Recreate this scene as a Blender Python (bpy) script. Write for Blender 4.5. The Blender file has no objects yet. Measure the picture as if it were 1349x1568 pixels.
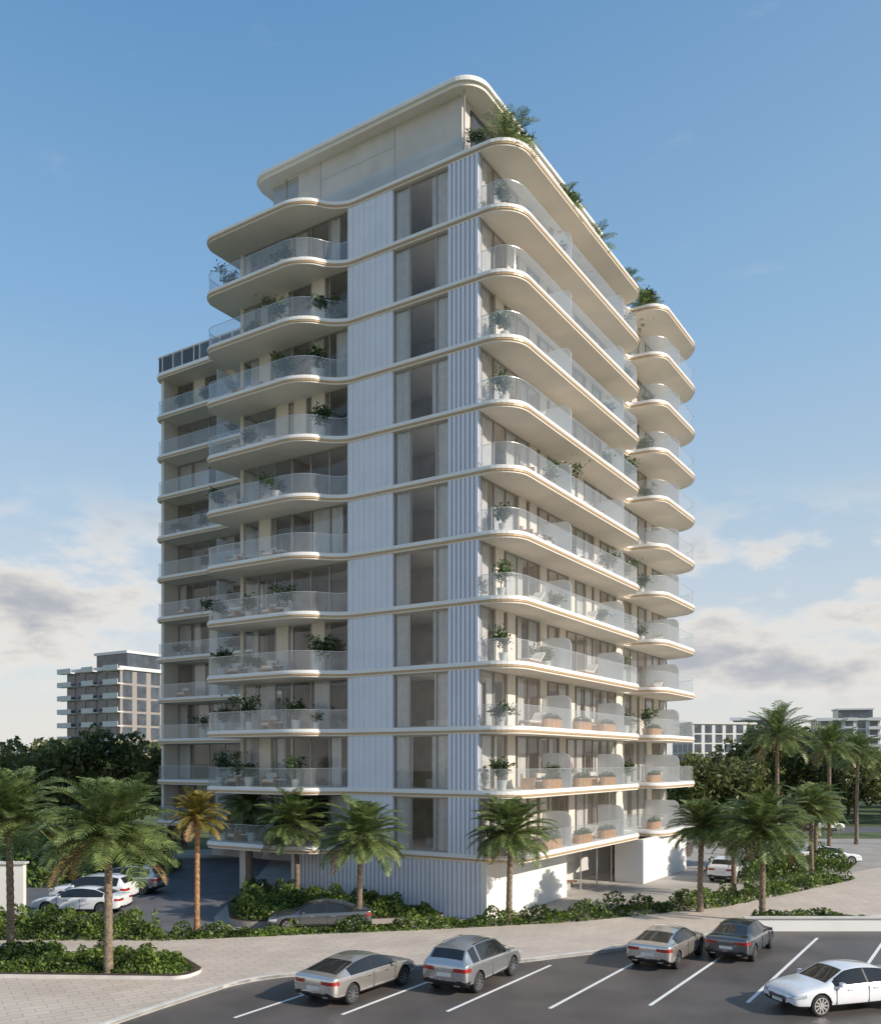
import bpy, bmesh, math, random
import numpy as np
from mathutils import Vector, Matrix
rnd = random.Random(7)
scene = bpy.context.scene
R = math.radians

# ------------------------------------------------------------------ materials
def mat(name, col, rough=0.6, metal=0.0, var=0.12, nscale=3.0, bump=0.0, bscale=30.0, spec=None, coat=0.0, island=0.0, col2=None, transl=0.0):
    m = bpy.data.materials.new(name); m.use_nodes = True
    nt = m.node_tree; N = nt.nodes; L = nt.links
    b = N['Principled BSDF']
    b.inputs['Roughness'].default_value = rough
    b.inputs['Metallic'].default_value = metal
    if spec is not None: b.inputs['Specular IOR Level'].default_value = spec
    if coat: b.inputs['Coat Weight'].default_value = coat
    tc = N.new('ShaderNodeTexCoord')
    no = N.new('ShaderNodeTexNoise'); no.inputs['Scale'].default_value = nscale; no.inputs['Detail'].default_value = 5
    L.new(tc.outputs['Object'], no.inputs['Vector'])
    ramp = N.new('ShaderNodeValToRGB')
    c1 = tuple(max(0, c*(1-var)) for c in col)+(1,)
    c2 = (tuple(c*(1+var) for c in col) if col2 is None else tuple(col2))+(1,)
    ramp.color_ramp.elements[0].position = 0.35; ramp.color_ramp.elements[0].color = c1
    ramp.color_ramp.elements[1].position = 0.65; ramp.color_ramp.elements[1].color = c2
    L.new(no.outputs['Fac'], ramp.inputs['Fac'])
    out = ramp.outputs['Color']
    if island:
        g = N.new('ShaderNodeNewGeometry'); mr = N.new('ShaderNodeMapRange')
        mr.inputs['To Min'].default_value = 1-island; mr.inputs['To Max'].default_value = 1+island
        L.new(g.outputs['Random Per Island'], mr.inputs['Value'])
        vm = N.new('ShaderNodeVectorMath'); vm.operation = 'SCALE'
        L.new(out, vm.inputs[0]); L.new(mr.outputs['Result'], vm.inputs['Scale'])
        out = vm.outputs['Vector']
    L.new(out, b.inputs['Base Color'])
    if bump:
        n2 = N.new('ShaderNodeTexNoise'); n2.inputs['Scale'].default_value = bscale
        L.new(tc.outputs['Object'], n2.inputs['Vector'])
        bp = N.new('ShaderNodeBump'); bp.inputs['Strength'].default_value = bump; bp.inputs['Distance'].default_value = 0.02
        L.new(n2.outputs['Fac'], bp.inputs['Height']); L.new(bp.outputs['Normal'], b.inputs['Normal'])
    if transl:
        t = N.new('ShaderNodeBsdfTranslucent'); L.new(out, t.inputs['Color'])
        mx = N.new('ShaderNodeMixShader'); mx.inputs[0].default_value = transl
        L.new(b.outputs[0], mx.inputs[1]); L.new(t.outputs[0], mx.inputs[2])
        L.new(mx.outputs[0], N['Material Output'].inputs['Surface'])
    return m

def glassmat(name, tint, white, whitecol, refl=0.6, minr=0.04):
    m = bpy.data.materials.new(name); m.use_nodes = True
    nt = m.node_tree; N = nt.nodes; L = nt.links; N.remove(N['Principled BSDF'])
    tr = N.new('ShaderNodeBsdfTransparent'); tr.inputs['Color'].default_value = tint+(1,)
    sh = tr
    if white > 0:
        df = N.new('ShaderNodeBsdfDiffuse'); df.inputs['Color'].default_value = whitecol+(1,)
        tl = N.new('ShaderNodeBsdfTranslucent'); tl.inputs['Color'].default_value = whitecol+(1,)
        md = N.new('ShaderNodeMixShader'); md.inputs[0].default_value = 0.4
        L.new(df.outputs[0], md.inputs[1]); L.new(tl.outputs[0], md.inputs[2])
        m1 = N.new('ShaderNodeMixShader'); m1.inputs[0].default_value = white
        L.new(tr.outputs[0], m1.inputs[1]); L.new(md.outputs[0], m1.inputs[2]); sh = m1
    gl = N.new('ShaderNodeBsdfGlossy'); gl.inputs['Roughness'].default_value = 0.02
    lw = N.new('ShaderNodeLayerWeight'); lw.inputs['Blend'].default_value = 0.5
    pw = N.new('ShaderNodeMath'); pw.operation = 'POWER'; pw.inputs[1].default_value = 4.0; L.new(lw.outputs['Facing'], pw.inputs[0])
    mm = N.new('ShaderNodeMath'); mm.operation = 'MULTIPLY_ADD'; mm.inputs[1].default_value = refl; mm.inputs[2].default_value = minr
    L.new(pw.outputs[0], mm.inputs[0])
    m2 = N.new('ShaderNodeMixShader'); L.new(mm.outputs[0], m2.inputs[0])
    L.new(sh.outputs[0], m2.inputs[1]); L.new(gl.outputs[0], m2.inputs[2])
    L.new(m2.outputs[0], N['Material Output'].inputs['Surface'])
    return m

def brickmat(name, c1, c2, mortar, sx, rot=0.0, rough=0.75, bw=0.6, bh=0.3):
    m = bpy.data.materials.new(name); m.use_nodes = True
    nt = m.node_tree; N = nt.nodes; L = nt.links; b = N['Principled BSDF']; b.inputs['Roughness'].default_value = rough
    tc = N.new('ShaderNodeTexCoord'); mp = N.new('ShaderNodeMapping'); mp.inputs['Rotation'].default_value = (0, 0, rot)
    br = N.new('ShaderNodeTexBrick'); br.inputs['Scale'].default_value = sx
    br.inputs['Color1'].default_value = c1+(1,); br.inputs['Color2'].default_value = c2+(1,); br.inputs['Mortar'].default_value = mortar+(1,)
    br.inputs['Mortar Size'].default_value = 0.012; br.inputs['Brick Width'].default_value = bw; br.inputs['Row Height'].default_value = bh
    L.new(tc.outputs['Object'], mp.inputs['Vector']); L.new(mp.outputs[0], br.inputs['Vector'])
    no = N.new('ShaderNodeTexNoise'); no.inputs['Scale'].default_value = 0.5; no.inputs['Detail'].default_value = 6
    L.new(tc.outputs['Object'], no.inputs['Vector'])
    mr = N.new('ShaderNodeMapRange'); mr.inputs['To Min'].default_value = 0.78; mr.inputs['To Max'].default_value = 1.2
    L.new(no.outputs['Fac'], mr.inputs['Value'])
    vm = N.new('ShaderNodeVectorMath'); vm.operation = 'SCALE'
    L.new(br.outputs['Color'], vm.inputs[0]); L.new(mr.outputs[0], vm.inputs['Scale']); L.new(vm.outputs[0], b.inputs['Base Color'])
    bp = N.new('ShaderNodeBump'); bp.inputs['Strength'].default_value = 0.3; bp.inputs['Distance'].default_value = 0.01; bp.invert = True
    L.new(br.outputs['Fac'], bp.inputs['Height']); L.new(bp.outputs[0], b.inputs['Normal'])
    return m

M = {}
M['white'] = mat('white_render', (0.82, 0.80, 0.77), 0.5, var=0.03, nscale=0.6)
M['soffit'] = mat('soffit_plaster', (0.80, 0.73, 0.64), 0.7, var=0.03, nscale=0.8)
M['bronze'] = mat('bronze_trim', (0.52, 0.36, 0.20), 0.4, 0.1, var=0.05)
M['flute'] = mat('fluted_cladding', (0.75, 0.77, 0.84), 0.5, var=0.03, nscale=0.7)
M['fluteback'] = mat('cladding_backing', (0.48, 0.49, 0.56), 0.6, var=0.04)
M['stone'] = mat('beige_stone', (0.60, 0.56, 0.51), 0.6, var=0.07, nscale=0.8, bump=0.1)
M['wall'] = mat('cream_wall', (0.72, 0.65, 0.56), 0.65, var=0.04, nscale=1)
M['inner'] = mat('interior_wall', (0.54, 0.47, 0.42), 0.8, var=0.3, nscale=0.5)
M['frame'] = mat('window_frame', (0.42, 0.39, 0.36), 0.4, 0.4, var=0.03)
M['curtain'] = mat('curtain_fabric', (0.90, 0.88, 0.84), 0.9, var=0.05, transl=0.35)
M['glass'] = glassmat('window_glass', (0.90, 0.91, 0.92), 0.0, (0.5, 0.5, 0.5), 0.7, 0.07)
M['rail'] = glassmat('railing_glass', (0.90, 0.93, 0.95), 0.18, (0.82, 0.86, 0.90), 0.6, 0.07)
M['frost'] = glassmat('frosted_glass', (0.9, 0.92, 0.93), 0.72, (0.84, 0.85, 0.86), 0.3, 0.03)
M['railtop'] = mat('rail_cap', (0.62, 0.63, 0.64), 0.3, 0.6, var=0.02)
M['wood'] = mat('teak_wood', (0.45, 0.23, 0.10), 0.55, var=0.25, nscale=6)
M['asphalt'] = mat('asphalt', (0.105, 0.092, 0.086), 0.52, var=0.24, nscale=0.35, bump=0.35, bscale=120)
M['drive'] = mat('driveway_asphalt', (0.13, 0.13, 0.14), 0.7, var=0.15, nscale=0.4, bump=0.2, bscale=80)
M['concrete'] = mat('concrete_paving', (0.36, 0.33, 0.30), 0.8, var=0.13, nscale=0.5, bump=0.2)
M['kerb'] = mat('kerb_stone', (0.60, 0.58, 0.55), 0.7, var=0.1, nscale=1.5)
M['paint'] = mat('road_paint', (0.80, 0.80, 0.79), 0.6, var=0.06, nscale=8)
M['paver'] = brickmat('sidewalk_pavers', (0.58, 0.50, 0.425), (0.53, 0.455, 0.39), (0.30, 0.26, 0.22), 1.0, R(-32), bw=0.8, bh=0.4)
M['grass'] = mat('lawn', (0.06, 0.10, 0.025), 0.9, var=0.3, nscale=0.2, col2=(0.12, 0.15, 0.05))
M['soil'] = mat('soil', (0.06, 0.045, 0.03), 0.95, var=0.3)
M['leafA'] = mat('hedge_leaves', (0.045, 0.09, 0.015), 0.45, var=0.45, nscale=0.9, col2=(0.18, 0.26, 0.05), island=0.5, transl=0.3)
M['leafB'] = mat('shrub_leaves', (0.03, 0.065, 0.018), 0.45, var=0.4, nscale=1.4, col2=(0.10, 0.16, 0.04), island=0.5, transl=0.25)
M['leafT'] = mat('tree_leaves', (0.085, 0.12, 0.032), 0.5, var=0.4, nscale=0.15, col2=(0.22, 0.235, 0.08), island=0.45, transl=0.4)
M['bark'] = mat('bark', (0.12, 0.085, 0.06), 0.9, var=0.3, nscale=8, bump=0.6)
M['ptrunk'] = mat('palm_trunk', (0.21, 0.16, 0.115), 0.9, var=0.35, nscale=9, bump=0.8, bscale=18)
M['ptrunk2'] = mat('palm_trunk_warm', (0.36, 0.19, 0.09), 0.9, var=0.35, nscale=9, bump=0.8, bscale=18)
M['frond'] = mat('palm_frond', (0.105, 0.165, 0.05), 0.38, var=0.3, nscale=1.2, col2=(0.25, 0.31, 0.11), island=0.4, transl=0.35)
M['frondY'] = mat('palm_frond_yellow', (0.17, 0.16, 0.03), 0.45, var=0.3, nscale=1.2, col2=(0.32, 0.24, 0.05), island=0.35, transl=0.3)
M['dry'] = mat('palm_frond_dry', (0.24, 0.16, 0.07), 0.8, var=0.3, nscale=3, island=0.3)
M['pot'] = mat('planter_pot', (0.62, 0.59, 0.55), 0.7, var=0.05)
M['cush'] = mat('outdoor_cushion', (0.68, 0.64, 0.58), 0.9, var=0.06)
M['dark'] = mat('black_trim', (0.015, 0.015, 0.017), 0.5, var=0.1)
M['tyre'] = mat('tyre_rubber', (0.02, 0.02, 0.02), 0.8, var=0.1)
M['rim'] = mat('alloy_rim', (0.55, 0.55, 0.57), 0.25, 0.9, var=0.03)
M['cglass'] = mat('car_glass', (0.018, 0.02, 0.022), 0.04, var=0.1, spec=0.7)
M['tail'] = mat('tail_lamp', (0.35, 0.012, 0.01), 0.15, var=0.05, coat=1)
M['head'] = mat('head_lamp', (0.65, 0.68, 0.72), 0.08, 0.5, var=0.05, coat=1)
M['chrome'] = mat('chrome', (0.7, 0.7, 0.7), 0.12, 1.0, var=0.02)
M['plate'] = mat('number_plate', (0.7, 0.7, 0.66), 0.4, var=0.05)
M['darkpanel'] = mat('roof_screen_panel', (0.05, 0.06, 0.085), 0.4, var=0.1)
M['bgwin'] = mat('far_window', (0.06, 0.075, 0.095), 0.12, var=0.4, nscale=0.4, spec=0.8)
M['bgwhite'] = mat('far_render', (0.66, 0.66, 0.66), 0.7, var=0.05)
M['bgbrown'] = mat('far_brick', (0.30, 0.27, 0.26), 0.8, var=0.1)
M['skin'] = mat('skin', (0.50, 0.30, 0.21), 0.6, var=0.05)
M['hair'] = mat('hair', (0.03, 0.02, 0.015), 0.6, var=0.1)
M['shirt'] = mat('shirt_fabric', (0.55, 0.12, 0.08), 0.85, var=0.1)
M['trouser'] = mat('trouser_fabric', (0.08, 0.09, 0.13), 0.85, var=0.1)
def carpaint(name, c, metal): return mat(name, c, 0.2, metal, var=0.02, coat=1.0)
M['p_silver'] = carpaint('silver_paint', (0.68, 0.64, 0.59), 0.75)
M['p_grey'] = carpaint('grey_paint', (0.54, 0.54, 0.54), 0.75)
M['p_dark'] = carpaint('graphite_paint', (0.17, 0.175, 0.185), 0.8)
M['p_white'] = carpaint('white_paint', (0.78, 0.79, 0.81), 0.0)

# ------------------------------------------------------------------ mesh helpers
def link(o, parent=None):
    scene.collection.objects.link(o)
    if parent: o.parent = parent
    return o
def empty(name, loc=(0, 0, 0), rz=0.0):
    e = bpy.data.objects.new(name, None); e.location = loc; e.rotation_euler = (0, 0, rz); return link(e)

class MB:
    def __init__(s): s.v = []; s.f = []; s.m = []; s.mats = []; s.sm = []
    def mi(s, k):
        if k not in s.mats: s.mats.append(k)
        return s.mats.index(k)
    def add(s, vs, fs, k, smooth=False):
        o = len(s.v); s.v += [tuple(p) for p in vs]; i = s.mi(k)
        for f in fs: s.f.append(tuple(a+o for a in f)); s.m.append(i); s.sm.append(smooth)
    def box(s, x0, x1, y0, y1, z0, z1, k):
        vs = [(x0, y0, z0), (x1, y0, z0), (x1, y1, z0), (x0, y1, z0), (x0, y0, z1), (x1, y0, z1), (x1, y1, z1), (x0, y1, z1)]
        s.add(vs, [(0, 3, 2, 1), (4, 5, 6, 7), (0, 1, 5, 4), (1, 2, 6, 5), (2, 3, 7, 6), (3, 0, 4, 7)], k)
    def prism(s, poly, z0, z1, k, kb=None, kt=None, smooth=False):
        n = len(poly)
        vs = [(x, y, z0) for x, y in poly]+[(x, y, z1) for x, y in poly]
        s.add(vs, [(i, (i+1) % n, (i+1) % n+n, i+n) for i in range(n)], k, smooth)
        s.add([(x, y, z0) for x, y in poly], [tuple(range(n))[::-1]], kb or k)
        s.add([(x, y, z1) for x, y in poly], [tuple(range(n))], kt or k)
    def sheet(s, path, z0, z1, k, smooth=True):
        n = len(path)
        vs = [(x, y, z0) for x, y in path]+[(x, y, z1) for x, y in path]
        s.add(vs, [(i, i+1, i+1+n, i+n) for i in range(n-1)], k, smooth)
    def ribbon(s, path, w, z0, z1, k):
        n = len(path); a = offs_open(path, w/2); b = offs_open(path, -w/2)
        vs = [(x, y, z0) for x, y in a]+[(x, y, z0) for x, y in b]+[(x, y, z1) for x, y in a]+[(x, y, z1) for x, y in b]
        fs = []
        for i in range(n-1):
            fs += [(i, i+1, n+i+1, n+i), (2*n+i, 3*n+i, 3*n+i+1, 2*n+i+1), (i, 2*n+i, 2*n+i+1, i+1), (n+i, n+i+1, 3*n+i+1, 3*n+i)]
        fs += [(0, n, 3*n, 2*n), (n-1, 3*n-1, 4*n-1, 2*n-1)]
        s.add(vs, fs, k)
    def cyl(s, c, r0, r1, z0, z1, k, n=16, smooth=True):
        vs = [(c[0]+r0*math.cos(2*math.pi*i/n), c[1]+r0*math.sin(2*math.pi*i/n), z0) for i in range(n)]
        vs += [(c[0]+r1*math.cos(2*math.pi*i/n), c[1]+r1*math.sin(2*math.pi*i/n), z1) for i in range(n)]
        s.add(vs, [(i, (i+1) % n, (i+1) % n+n, i+n) for i in range(n)], k, smooth)
        s.add(vs[n:], [tuple(range(n))], k); s.add(vs[:n], [tuple(range(n))[::-1]], k)
    def mesh(s, name):
        me = bpy.data.meshes.new(name); me.from_pydata(s.v, [], s.f)
        for k in s.mats: me.materials.append(M[k] if isinstance(k, str) else k)
        me.polygons.foreach_set('material_index', s.m); me.polygons.foreach_set('use_smooth', s.sm); me.update()
        return me
    def obj(s, name, parent=None, loc=None, rz=None):
        o = bpy.data.objects.new(name, s.mesh(name)); link(o, parent)
        if loc: o.location = loc
        if rz is not None: o.rotation_euler = (0, 0, rz)
        return o

def offs_open(path, d):
    out = []; n = len(path)
    for i, (x, y) in enumerate(path):
        a = path[max(i-1, 0)]; b = path[min(i+1, n-1)]
        tx, ty = b[0]-a[0], b[1]-a[1]; l = math.hypot(tx, ty) or 1
        out.append((x+ty/l*d, y-tx/l*d))
    return out
def offs_closed(path, d):  # CCW, positive = outward
    n = len(path); out = []
    for i, (x, y) in enumerate(path):
        a = path[i-1]; b = path[(i+1) % n]
        tx, ty = b[0]-a[0], b[1]-a[1]; l = math.hypot(tx, ty) or 1
        out.append((x+ty/l*d, y-tx/l*d))
    return out
def rounded(pts, closed=True, seg=9):
    out = []; n = len(pts)
    for i, p in enumerate(pts):
        r = p[2] if len(p) > 2 else 0
        if r <= 0 or (not closed and i in (0, n-1)): out.append((p[0], p[1])); continue
        a = Vector(pts[i-1][:2]); b = Vector(pts[(i+1) % n][:2]); c = Vector(p[:2])
        d1 = (a-c); d2 = (b-c)
        t1 = min(r, d1.length*0.49); t2 = min(r, d2.length*0.49)
        s = c+d1.normalized()*t1; e = c+d2.normalized()*t2
        for j in range(seg+1):
            t = j/seg; k = 0.5523
            c1 = s.lerp(c, k); c2 = e.lerp(c, k)
            q = s*(1-t)**3+c1*3*t*(1-t)**2+c2*3*t*t*(1-t)+e*t**3
            out.append((q.x, q.y))
    return out

def np_mesh(name, V, F, mats, midx=None):
    me = bpy.data.meshes.new(name)
    me.from_pydata(V.tolist() if hasattr(V, 'tolist') else V, [], F.tolist() if hasattr(F, 'tolist') else F)
    for k in mats: me.materials.append(M[k])
    if midx is not None: me.polygons.foreach_set('material_index', midx)
    me.update(); return me

def leaf_quads(C, size, rg, flat=0.0):
    n = len(C)
    a = rg.normal(size=(n, 3)); a[:, 2] *= (1-flat); a /= np.linalg.norm(a, axis=1)[:, None]
    b = rg.normal(size=(n, 3)); b -= (b*a).sum(1)[:, None]*a; b /= np.linalg.norm(b, axis=1)[:, None]
    s = size*rg.uniform(0.6, 1.4, size=(n, 1))
    V = np.stack([C-a*s, C+b*s*0.45, C+a*s, C-b*s*0.45], 1).reshape(-1, 3)
    F = np.arange(n*4).reshape(-1, 4)
    return V, F

# ------------------------------------------------------------------ BUILDING
ROT = R(-32.75); ORG = Vector((2.02, 45.1, 0))
def BL(x, y, z=0.0):
    c, s = math.cos(ROT), math.sin(ROT)
    return (ORG.x+c*x-s*y, ORG.y+s*x+c*y, z)
tower = empty('apartment_building', ORG, ROT)
H = 3.3; NF = 12
outline = rounded([(-18.3, -2.1, 1.0), (-10.3, -2.1, 1.4), (-9.2, -0.15, 1.1), (2.1, -0.15, 1.7), (2.1, 18.2, 1.2), (0.5, 18.6, 0.4), (0.5, 19.7, 0.4),
                   (2.9, 19.9, 1.3), (2.9, 28.4, 1.8), (0.2, 29.6, 0.5), (-17, 29.6), (-17, 24), (-36.2, 24), (-36.2, 9.0, 0.9), (-18.3, 9.0, 0.5)])
sl = MB()
for k in range(1, NF+1):
    z = H*k
    sl.prism(offs_closed(outline, -0.05), z-0.06, z+0.04, 'white', smooth=False)
    sl.prism(outline, z-0.17, z-0.061, 'white', kt='white')
    sl.prism(offs_closed(outline, -0.02), z-0.27, z-0.171, 'bronze')
    sl.prism(offs_closed(outline, -0.07), z-0.36, z-0.271, 'soffit')
sl.obj('floor_slabs', tower)

rails = {
 'A': rounded([(-17.1, 7.5), (-18.18, 7.5, .4), (-18.18, -1.98, .9), (-10.35, -1.98, 1.3), (-9.28, -0.03, 1.0), (-8.62, -0.03)], False),
 'B': rounded([(0.06, -0.03), (1.98, -0.03, 1.55), (1.98, 18.08, 1.1), (0.5, 18.45, .3), (0.05, 18.45)], False),
 'C': rounded([(0.05, 19.85), (0.6, 19.85, .3), (2.78, 20.02, 1.2), (2.78, 28.3, 1.7), (0.15, 29.4)], False),
 'W': rounded([(-36.08, 14), (-36.08, 9.12, .8), (-18.4, 9.12)], False)}
rg_ = MB()
for k in range(1, NF):
    z = H*k+0.042
    for key, p in rails.items():
        rg_.sheet(p, z, z+1.08, 'rail')
        rg_.ribbon(p, 0.03, z+1.081, z+1.10, 'railtop')
rg_.obj('glass_railings', tower)

win = MB(); cur = MB(); wl = MB()
def curtain(ax, a0, a1, plane, z0, z1, inward, dep=.13):
    n = max(4, int(abs(a1-a0)/0.055)); ph = rnd.uniform(0, 6)
    path = []
    for i in range(n+1):
        a = a0+(a1-a0)*i/n
        w = 0.05*math.sin(a*34+ph)+0.015*math.sin(a*11)
        path.append((a, plane+inward*dep+w) if ax == 'x' else (plane+inward*dep+w, a))
    cur.sheet(path, z0, z1, 'curtain')
def bx(mb, ax, a0, a1, d0, d1, z0, z1, k):
    if ax == 'x': mb.box(a0, a1, min(d0, d1), max(d0, d1), z0, z1, k)
    else: mb.box(min(d0, d1), max(d0, d1), a0, a1, z0, z1, k)
def window_wall(ax, a0, a1, plane, inward, z0, z1, bay=1.5, pier=0.25, curt=0.45):
    n = max(1, round((a1-a0)/bay)); w = (a1-a0)/n
    path = [(a0, plane+inward*0.04), (a1, plane+inward*0.04)] if ax == 'x' else [(plane+inward*0.04, a0), (plane+inward*0.04, a1)]
    win.sheet(path, z0, z1, 'glass', False)
    bx(win, ax, a0, a1, plane, plane+inward*0.08, z1-0.08, z1, 'frame')
    bx(win, ax, a0, a1, plane, plane+inward*0.08, z0, z0+0.06, 'frame')
    for i in range(n+1):
        a = a0+i*w
        bx(win, ax, a-0.03, a+0.03, plane-inward*0.015, plane+inward*0.09, z0+0.06, z1-0.08, 'frame')
    for i in range(n):
        a = a0+i*w; r = rnd.random()
        if r < pier and 0 < i < n-1:
            bx(wl, ax, a+0.1, a+w*0.75, plane-inward*0.05, plane+inward*0.3, z0, z1, 'wall')
        elif r < pier+curt:
            f = rnd.uniform(0.4, 1.0)
            if rnd.random() < 0.5: curtain(ax, a+0.05, a+w*f-0.02, plane, z0+0.02, z1-0.02, inward)
            else: curtain(ax, a+w*(1-f)+0.05, a+w-0.03, plane, z0+0.02, z1-0.02, inward)
fl = MB()
for k in range(1, NF):
    z0 = H*k+0.042; z1 = H*(k+1)-0.362
    fl.box(-8.59, -5.45, 0.0, 0.12, z0, z1, 'fluteback')
    for i in range(8):
        c = -8.59+.3925*(i+.5); fl.box(c-.186, c+.186, -.045+.010*(i % 2), -.001, z0, z1, 'flute')
    fl.box(-1.92, -.02, 0.0, 0.12, z0, z1, 'fluteback')
    for i in range(7):
        c = -1.92+1.9/7*(i+.5); fl.box(c-.088, c+.088, -.09, -.001, z0, z1, 'flute')
    window_wall('x', -5.43, -1.94, 0.1, 1, z0, z1, bay=3.6, pier=0, curt=0)
    for a in (-4.42, -2.72):
        bx(win, 'x', a-0.03, a+0.03, 0.07, 0.17, z0+.06, z1-.08, 'frame')
    curtain('x', -5.38, -4.46-rnd.uniform(-.15, .2), 0.1, z0+.02, z1-.02, 1); curtain('x', -2.75+rnd.uniform(-.3, .1), -1.98, 0.1, z0+.02, z1-.02, 1)
    window_wall('x', -17, -8.62, 0.1, 1, z0, z1, 1.4, 0.12, 0.33)
    window_wall('y', 0.15, 8.9, -17, 1, z0, z1, 1.6, 0.3, 0.4)
    window_wall('x', -35.3, -17.1, 10.9, 1, z0, z1, 1.8, 0.25, 0.35)
    window_wall('y', 0.15, 18.5, 0.0, -1, z0, z1, 1.35, 0.27, 0.6)
    window_wall('y', 19.8, 29.2, 0.0, -1, z0, z1, 1.5, 0.3, 0.55)
    wl.box(-0.3, 0.05, 18.5, 19.8, z0, z1, 'wall')
    wl.box(-17.05, -16.8, 0.02, 0.14, z0, z1, 'wall')
    wl.box(-35.6, -35.3, 9.4, 23.5, z0, z1, 'wall')
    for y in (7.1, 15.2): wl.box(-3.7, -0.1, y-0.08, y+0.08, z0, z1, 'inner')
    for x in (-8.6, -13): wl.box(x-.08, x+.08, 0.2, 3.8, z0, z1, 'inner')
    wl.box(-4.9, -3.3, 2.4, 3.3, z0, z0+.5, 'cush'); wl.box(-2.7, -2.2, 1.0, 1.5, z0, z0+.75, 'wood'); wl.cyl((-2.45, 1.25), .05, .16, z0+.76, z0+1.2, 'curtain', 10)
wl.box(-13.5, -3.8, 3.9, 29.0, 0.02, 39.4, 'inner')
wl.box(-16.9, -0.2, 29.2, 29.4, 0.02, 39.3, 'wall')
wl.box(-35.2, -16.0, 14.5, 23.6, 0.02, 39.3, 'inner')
for x in (-17.2, -12.8):
    for y in (0.6, 8.0): wl.box(x-.25, x+.25, y-.25, y+.25, 0, H-.36, 'wall')
win.obj('window_glazing', tower); cur.obj('curtains', tower); fl.obj('fluted_panels', tower)
pt = MB()
for k in range(1, NF):
    z0 = H*k+0.042
    for y in (7.1, 15.2, 24.2):
        xe = 1.85 if y < 19 else 2.6
        h = 1.95
        prof = [(0.06, z0), (xe, z0), (xe, z0+h-0.5)]+[(xe-0.5+0.5*math.cos(t), z0+h-0.5+0.5*math.sin(t)) for t in [i*math.pi/16 for i in range(1, 9)]]+[(0.06, z0+h)]
        n = len(prof)
        vs = [(x, y-0.03, z) for x, z in prof]+[(x, y+0.03, z) for x, z in prof]
        pt.add(vs, [tuple(range(n)), tuple(range(n, 2*n))[::-1]]+[(i, (i+1) % n+0, (i+1) % n+n, i+n) for i in range(n)], 'frost')
    for x in (-23, -29): pt.box(x-.03, x+.03, 9.3, 10.85, z0, z0+2.3, 'frost')
pt.obj('balcony_partitions', tower)
gf = MB()
z1 = H-0.362
gf.box(-12.65, 0.2, 0.05, 0.3, 0, z1, 'fluteback')
n = 46
for i in range(n):
    c = -12.6+12.9*(i+0.5)/n; gf.box(c-0.1, c+0.1, -0.03, 0.049, 0, z1, 'flute')
gf.box(0.05, 0.42, -0.07, 9.6, 0, z1, 'white')
gf.box(-3.4, 0.04, 9.3, 9.6, 0, z1, 'white')
gf.box(0.4, 2.4, 17.3, 17.6, 0, z1, 'white')
gf.box(2.1, 2.4, 17.6, 26.29, 0, z1, 'white')
gf.box(-4, 2.4, 26.3, 26.5, 0, z1, 'white')
gf.box(-2.7, -2.41, 9.6, 26.29, 0, z1, 'white')
gf.box(-12.9, -12.66, 0.05, 10, 0, z1, 'white')
gf.obj('ground_floor_walls', tower)
lob = MB()
lob.sheet([(0.2, 9.6), (0.2, 17.3)], 0.02, z1, 'glass', False)
for y in (9.65, 12.1, 14.7, 17.2): lob.box(0.17, 0.25, y-.03, y+.03, 0.02, z1, 'railtop')
lob.box(-2.4, 0.1, 9.7, 17.2, 0.010, 0.035, 'stone')
lob.box(-1.4, -0.5, 10.2, 12.2, 0.05, 0.42, 'cush'); lob.box(-1.6, -1.41, 10.2, 12.2, 0.05, 0.85, 'cush'); lob.box(-1.4, -.5, 10.0, 10.19, .05, .62, 'cush')
lob.cyl((-1.0, 13.4), .4, .4, .36, .42, 'wood', 18); lob.cyl((-1.0, 13.4), .06, .06, .04, .36, 'dark', 8)
lob.obj('lobby', tower)
wl.obj('walls', tower)
ph = MB()
zr = H*NF+0.042
ph.box(-14.6, -1.3, 0.35, 16.5, zr, zr+3.3, 'stone')
for x in (-10.9, -5.6): ph.box(x-.015, x+.015, 0.335, 0.352, zr, zr+3.3, 'frame')
ph.box(-10.88, -5.62, 0.34, 0.349, zr+2.2, zr+2.215, 'frame')
ph.box(-14.605, -12.6, 0.33, 0.348, zr+.1, zr+3.1, 'glass')
ph.box(-13.6, -13.5, 0.30, 0.325, zr, zr+3.2, 'frame')
ph.box(-1.29, -1.2, 1.2, 15.8, zr+0.1, zr+3.0, 'bgwin')
ph.box(-1.05, -0.99, 0.1, 0.16, zr, zr+3.3, 'frame')
ph.sheet([(-10.8, .12), (-1.1, .12)], zr, zr+1.05, 'rail', False)
rp = rounded([(-15.9, -0.45, 1.2), (0.0, -0.45, 1.5), (0.0, 17.2, 1.2), (-15.9, 17.2, 1.2)])
ph.prism(offs_closed(rp, -0.14), zr+3.3, zr+3.5, 'soffit')
ph.prism(rp, zr+3.501, zr+3.68, 'white')
ph.prism(offs_closed(rp, -0.07), zr+3.681, zr+3.79, 'white')
ph.obj('penthouse', tower)
# roof screen on the rear wing: dark panels between white posts under a white rail
sg = MB()
sg.box(-36, -20, 9.35, 9.55, zr, zr+.3, 'white')
a = -35.9; i = 0
for wdt in (.35, 1.1, .9, 1.2, .5, 1.1, .8, 1.2, .9, 1.0, .6, 1.1, .9):
    sg.box(a, a+wdt, 9.40, 9.48, zr+.301, zr+1.45, 'darkpanel' if i % 3 != 2 else 'bgwin'); a += wdt+.17; i += 1
    sg.box(a-.12, a-.05, 9.38, 9.5, zr+.301, zr+1.5, 'white')
sg.box(-36, -20, 9.36, 9.54, zr+1.501, zr+1.60, 'white')
sg.box(-36, -30, 12.0, 20, zr, zr+1.2, 'wall')
sg.obj('roof_screen', tower)

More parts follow.
